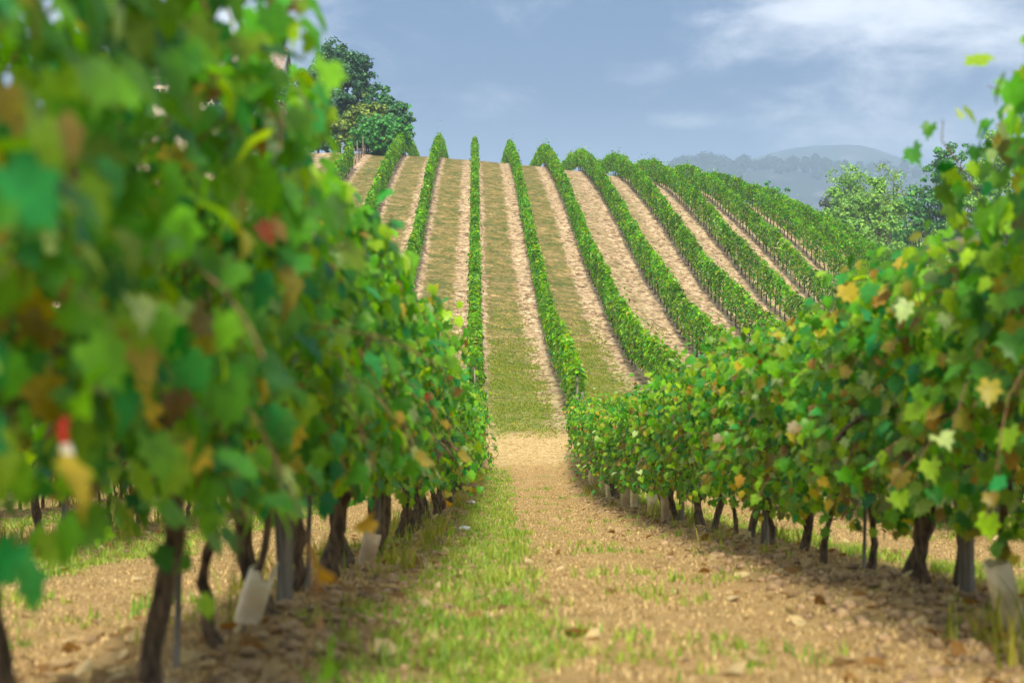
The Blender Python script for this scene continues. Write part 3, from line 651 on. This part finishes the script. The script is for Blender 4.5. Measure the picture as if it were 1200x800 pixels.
# ------------------------------------------------------------------ trees
def tree(x, y, height, crown_w, cols, label, group, seed, n=6000, trunk_h=.25, leaf=.28, clump=.9, tips=60, sink=0.0, name='tree', flat=1.0, up=.6, tm=M_tree):
    r = np.random.default_rng(seed); z0 = float(H0(x, y))-sink
    root = bpy.data.objects.new(name, None); COL.objects.link(root); root.location = (x, y, z0)
    tag(root, label, 'tree' if name != 'bush' else 'bush', group)
    mb = MB(); th = height*trunk_h; rb = height*.022
    mb.tube(curve_pts((0, 0, -.3), (0, 0, 1), th+.3+height*.35, 8, r, .05), np.linspace(rb, rb*.45, 9), 9, None, 0, True, .12, r)
    ends = []
    for i in range(tips):
        # target points in a lumpy ellipsoid; limbs reach for them
        d = r.normal(0, 1, 3); d /= np.linalg.norm(d); q = r.uniform(.45, 1)**.6
        tgt = np.array([d[0]*crown_w/2*q, d[1]*crown_w/2*q, th+(height-th)*(.5+.5*d[2]*q*flat)])
        prof = 1-.35*max(0, (tgt[2]-th)/(height-th)-.6)/.4; tgt[:2] *= prof
        st = np.array([0, 0, th*r.uniform(.75, 1.3)+max(0, (tgt[2]-th))*.25])
        if i % 2 == 0:
            m = np.linspace(0, 1, 7)[:, None]; b = st*(1-m)+tgt*m; b[:, 2] -= np.sin(m[:, 0]*math.pi)*.06*height; b[1:-1] += r.normal(0, .012*height, (5, 3))
            mb.tube(b, np.linspace(rb*.42, rb*.06, 7), 5, None, 0, False)
        ends.append(tgt)
    obj('trunk', mb.mesh('trunk', M_treebark), root)
    E = np.array(ends); E = np.concatenate([E]+[E+r.normal(0, clump*.62, E.shape)*[1, 1, .8] for _ in range(3)]); clump = clump*.6; w = r.uniform(.5, 1.5, len(E)); w /= w.sum(); idx = r.choice(len(E), n, p=w)
    cs = clump*r.uniform(.6, 1.35, len(E))
    dd = r.normal(0, 1, (n, 3)); dd /= np.linalg.norm(dd, axis=1)[:, None]; q = r.random(n)**.45
    P = E[idx]+dd*(cs[idx]*q)[:, None]*np.array([1, 1, .62])
    N = dd*.7+np.array([0, 0, up])+r.normal(0, .45, (n, 3))
    cl = np.array(cols)[r.integers(0, len(cols), n)]*r.uniform(.7, 1.3, n)[:, None]*(r.uniform(.8, 1.2, len(E))[idx])[:, None]
    mb = MB(); place_leaves(mb, P, N, leaf*r.uniform(.6, 1.3, n), cl, r, 'low', .3); obj('crown', mb.mesh('crown', tm), root)
    return root
def at(px, y): return (px-600)/1800*y
def zt(py, y): return (340-py)/1800*y
DK = [(.030, .11, .05), (.045, .14, .055), (.09, .20, .06), (.02, .075, .04)]
OL = [(.15, .24, .04), (.24, .31, .05), (.10, .18, .035)]
LG = [(.17, .38, .05), (.21, .42, .05), (.26, .43, .07), (.12, .30, .05)]
TG = [(.06, .27, .06), (.10, .33, .055), (.05, .20, .05)]
def tree_px(px, topy, y, wpx, *a, **k):
    x = at(px, y); hgt = zt(topy, y)-float(H0(x, y)); return tree(x, y, hgt, wpx/1800*y, *a, **k)
tree_px(330, 90, 149, 60, DK+TG[:1], 'dark green bush between the farmhouse and the large dark tree', 'dark trees on the crest behind the left vines', 47, n=9000, leaf=.25, clump=1.0, tips=70, trunk_h=.1, name='bush')
CREST = 'dark trees on the crest behind the left vines'
tree_px(398, 50, 150, 92, DK, 'large dark green tree with a spiky crown on the crest at left', CREST, 41, n=22000, leaf=.27, clump=1.05, tips=90, trunk_h=.2)
tree_px(452, 108, 146, 52, DK[:3]+[TG[0]], 'smaller dark tree at the right shoulder of the large one', CREST, 42, n=7000, leaf=.3, clump=.8, tips=50, trunk_h=.15)
tree_px(424, 122, 134, 56, OL, 'olive-green bush in front of the dark trees on the crest', CREST, 43, n=5000, leaf=.24, clump=.7, tips=40, trunk_h=.08, name='bush')
tree_px(372, 112, 143, 46, DK, 'low dark tree partly behind the left vine leaves', CREST, 44, n=5000, leaf=.3, clump=.8, tips=40, trunk_h=.12)
tree_px(446, 138, 128, 66, TG, 'bright green bush beside the top of the hill rows', CREST, 45, n=5000, leaf=.22, clump=.6, tips=40, trunk_h=.08, name='bush')
tree_px(278, 89, 152, 62, DK, 'dark bush in front of the farmhouse roof', CREST, 46, n=9000, leaf=.25, clump=1.0, tips=70, trunk_h=.1, name='bush')
RT = 'trees beyond the vineyard at right'
tree_px(906, 203, 210, 40, TG, 'small round green tree peeping over the vine rows at right', RT, 51, n=4000, leaf=.35, clump=1.0, tips=36)
tree_px(967, 217, 185, 26, [(.06, .085, .045), (.09, .11, .06)], 'small grey-green bush beyond the right end of the rows', RT, 52, n=2200, leaf=.25, clump=.7, tips=24)
tree_px(1002, 194, 200, 60, LG, 'pale green upright tree with a squared crown, left end of its clump', RT, 53, n=22000, leaf=.27, clump=1.9, tips=120, trunk_h=.1)
tree_px(1044, 203, 196, 92, LG+OL, 'broad pale green tree between the squared tree and the tall loose one', RT, 54, n=26000, leaf=.27, clump=2.0, tips=130, trunk_h=.1)
tree_px(1072, 212, 170, 60, TG+LG[:1], 'low dark green tree under the tall loose tree', RT, 55, n=5000, leaf=.28, clump=.9, tips=40, trunk_h=.1)
tree_px(1110, 157, 165, 58, TG+[(.09, .17, .05)], 'tall loose tree with gaps of sky through its crown', RT, 56, n=8500, leaf=.3, clump=.85, tips=70, trunk_h=.32)
tree_px(1160, 150, 172, 72, LG, 'tall pale green tree behind the right vine tips', RT, 57, n=13000, leaf=.32, clump=1.2, tips=90, trunk_h=.2)
tree_px(1215, 175, 178, 60, LG, 'pale green tree at the right edge of the frame', RT, 58, n=5000, leaf=.34, clump=1.1, tips=44, trunk_h=.15)
for i, (px, ty, y, w, c) in enumerate([(985, 218, 165, 60, LG), (1028, 214, 160, 70, LG), (1130, 212, 158, 70, LG), (1180, 208, 160, 80, LG)]):
    tree_px(px, ty, y, w, c, '%s low bush from the left in the hedge beneath the right trees' % ordinal(i+1), 'low bushes beneath the right trees', 70+i, n=9000, leaf=.26, clump=.9, tips=40, trunk_h=.06, name='bush')

# distant ridge wood: separate trees along the skyline
def far_tree_mesh(seed, slim):
    r = np.random.default_rng(seed); mb = MB(); n = 420; d = r.normal(0, 1, (n, 3)); d /= np.linalg.norm(d, axis=1)[:, None]
    P = d*(r.random(n)**.4)[:, None]*np.array([.5*slim, .5*slim, .48])*(1+.3*(vnoise(d[:, 0]*2+seed, d[:, 2]*3, 1)-.5))[:, None]+[0, 0, .52]
    place_leaves(mb, P, d+[0, 0, .5], r.uniform(.09, .17, n), np.array([(.03, .05, .035)])*r.uniform(.7, 1.3, (n, 1)), r, 'low', .3)
    cr = mb.mesh('crown', M_tree); mb = MB(); mb.tube([(0, 0, -.1), (0, 0, .5)], [.03, .015], 6); return cr, mb.mesh('trunk', M_treebark)
FT = [far_tree_mesh(80+i, s) for i, s in enumerate([.8, .5, 1.0, .35])]
r = np.random.default_rng(66)
RL = 'faint trees along the misty ridge'
spots = []
for px in np.arange(786, 868, 3.0): spots.append((px+r.normal(0, 1), 2180+r.normal(0, 40), 20+8*math.exp(-((px-832)/22)**2)+r.normal(0, 2), r.choice([0, 2])))
for px, hh, kx in [(872, 26, 0), (884, 17, 2), (893, 21, 0), (902, 24, 2), (912, 26, 1), (922, 20, 2), (930, 25, 0), (944, 27, 1), (955, 30, 3), (958, 17, 2), (968, 24, 0), (981, 19, 2), (990, 28, 3), (998, 18, 0), (1008, 26, 1), (1022, 20, 0), (1035, 24, 2), (1048, 21, 0), (1060, 25, 1), (1074, 20, 2), (1090, 24, 0)]:
    spots.append((px, 2190+r.normal(0, 25), hh*.95, kx))
for i, (px, y, h, kx) in enumerate(spots):
    x = at(px, y); t = bpy.data.objects.new('distant_tree', None); COL.objects.link(t)
    t.location = (x, y, float(H0(x, y))-1); t.rotation_euler = (0, 0, r.random()*6); t.scale = (h*1.1, h*1.1, h)
    tag(t, 'distant tree on the misty ridge, %s along the skyline from the left' % (ordinal(i+1)), 'tree', RL)
    obj('crown', FT[int(kx)][0], t); obj('trunk', FT[int(kx)][1], t)

# ------------------------------------------------------------------ farmhouse on the crest
M_roof, g = newmat('clay_tiles')
pos = g.n('ShaderNodeTexCoord').outputs['Object']
br = g.n('ShaderNodeTexNoise', {'Vector': pos, 'Scale': 3.0, 'Detail': 6})
c = g.ramp(br.outputs[0], [(.3, (.16, .11, .09)), (.5, (.30, .22, .18)), (.7, (.42, .34, .29))])
p = g.n('ShaderNodeBsdfPrincipled', {'Base Color': c, 'Roughness': .9}); g.n('ShaderNodeOutputMaterial', {0: p.outputs[0]})
hy = 158.0; hxr = at(331, hy); hxl = at(150, hy); hx = (hxl+hxr)/2; hw = hxr-hxl; hz = float(H0(hx, hy+3)); zr = zt(58, hy+4)-hz; ze = zt(92, hy)-hz
house = bpy.data.objects.new('farmhouse', None); COL.objects.link(house); house.location = (hx, hy+4, hz)
tag(house, 'old farmhouse with a pale tiled roof behind the left vine leaves', 'house')
dp = 4.2
mb = MB(); mb.box((0, 0, ze/2-1), (hw-.8, dp*2-.8, ze+2)); obj('wall', mb.mesh('wall', M_wall), house)
mb = MB()  # gable triangles
for sx in (-1, 1):
    xx = sx*(hw/2-.4); mb.add([(xx, -dp+.4, ze), (xx, dp-.4, ze), (xx, 0, zr-.25)], [(0, 1, 2)]); mb.add([(xx-sx*.2, -dp+.4, ze), (xx-sx*.2, dp-.4, ze), (xx-sx*.2, 0, zr-.25)], [(0, 2, 1)])
obj('gable', mb.mesh('gable', M_wall), house)
mb = MB()  # ribbed tile roof: rounded courses running down both slopes
nr = int(hw/.22)
for sy in (-1, 1):
    P0 = np.array([0, 0, zr]); P1 = np.array([0, sy*(dp+.35), ze-.12])
    for i in range(nr):
        x0 = -hw/2+hw*i/nr; wv = hw/nr; a = np.linspace(0, math.pi, 5); m_ = 7
        ring = []
        for q in range(m_+1):
            b = P0+(P1-P0)*q/m_; up = .012*(q % 2)
            ring.append(np.stack([x0+wv/2-np.cos(a)*wv/2, np.full(5, b[1]), b[2]+np.sin(a)*.08+up], 1))
        Vr = np.concatenate(ring); k_ = np.arange(4); Fr = np.concatenate([np.stack([q*5+k_, q*5+k_+1, (q+1)*5+k_+1, (q+1)*5+k_], 1) for q in range(m_)]); mb.add(Vr, Fr)
roof = obj('roof', mb.mesh('roof', M_roof), house)
mb = MB(); mb.tube([(-hw/2, 0, zr+.03), (0, 0, zr+.05), (hw/2, 0, zr+.03)], .13, 8); obj('ridge_tiles', mb.mesh('ridge', M_roof), roof)
mb = MB(); mb.box((-hw*.22, .5, zr+.5), (.8, .7, 1.6)); mb.box((-hw*.22, .5, zr+1.36), (1.0, .9, .12)); obj('chimney', mb.mesh('chimney', M_wall), roof)
for sx in (-1, 1):
    mb = MB(); mb.tube([(sx*(hw/2+.05), -dp-.35, ze-.22), (sx*(hw/2+.05), 0, zr-.05)], .1, 4); mb.tube([(sx*(hw/2+.05), dp+.35, ze-.22), (sx*(hw/2+.05), 0, zr-.05)], .1, 4)
    obj('fascia_board', mb.mesh('fascia', M_fascia), roof)
for wx in (-5.2, -1.8, 1.8, 5.2):
    mb = MB(); mb.box((0, 0, 0), (1.15, .12, 1.45)); f = obj('window', mb.mesh('window', M_wall), house, (wx, -dp+.38, ze-1.7))
    mb = MB(); mb.box((0, 0, 0), (.85, .06, 1.2)); obj('pane', mb.mesh('pane', M_pane), f, (0, -.05, 0))
    for s_ in (-1, 1):
        mb = MB(); mb.box((0, 0, 0), (.45, .05, 1.25)); obj('shutter', mb.mesh('shutter', M_shutter), f, (s_*.83, -.06, 0))
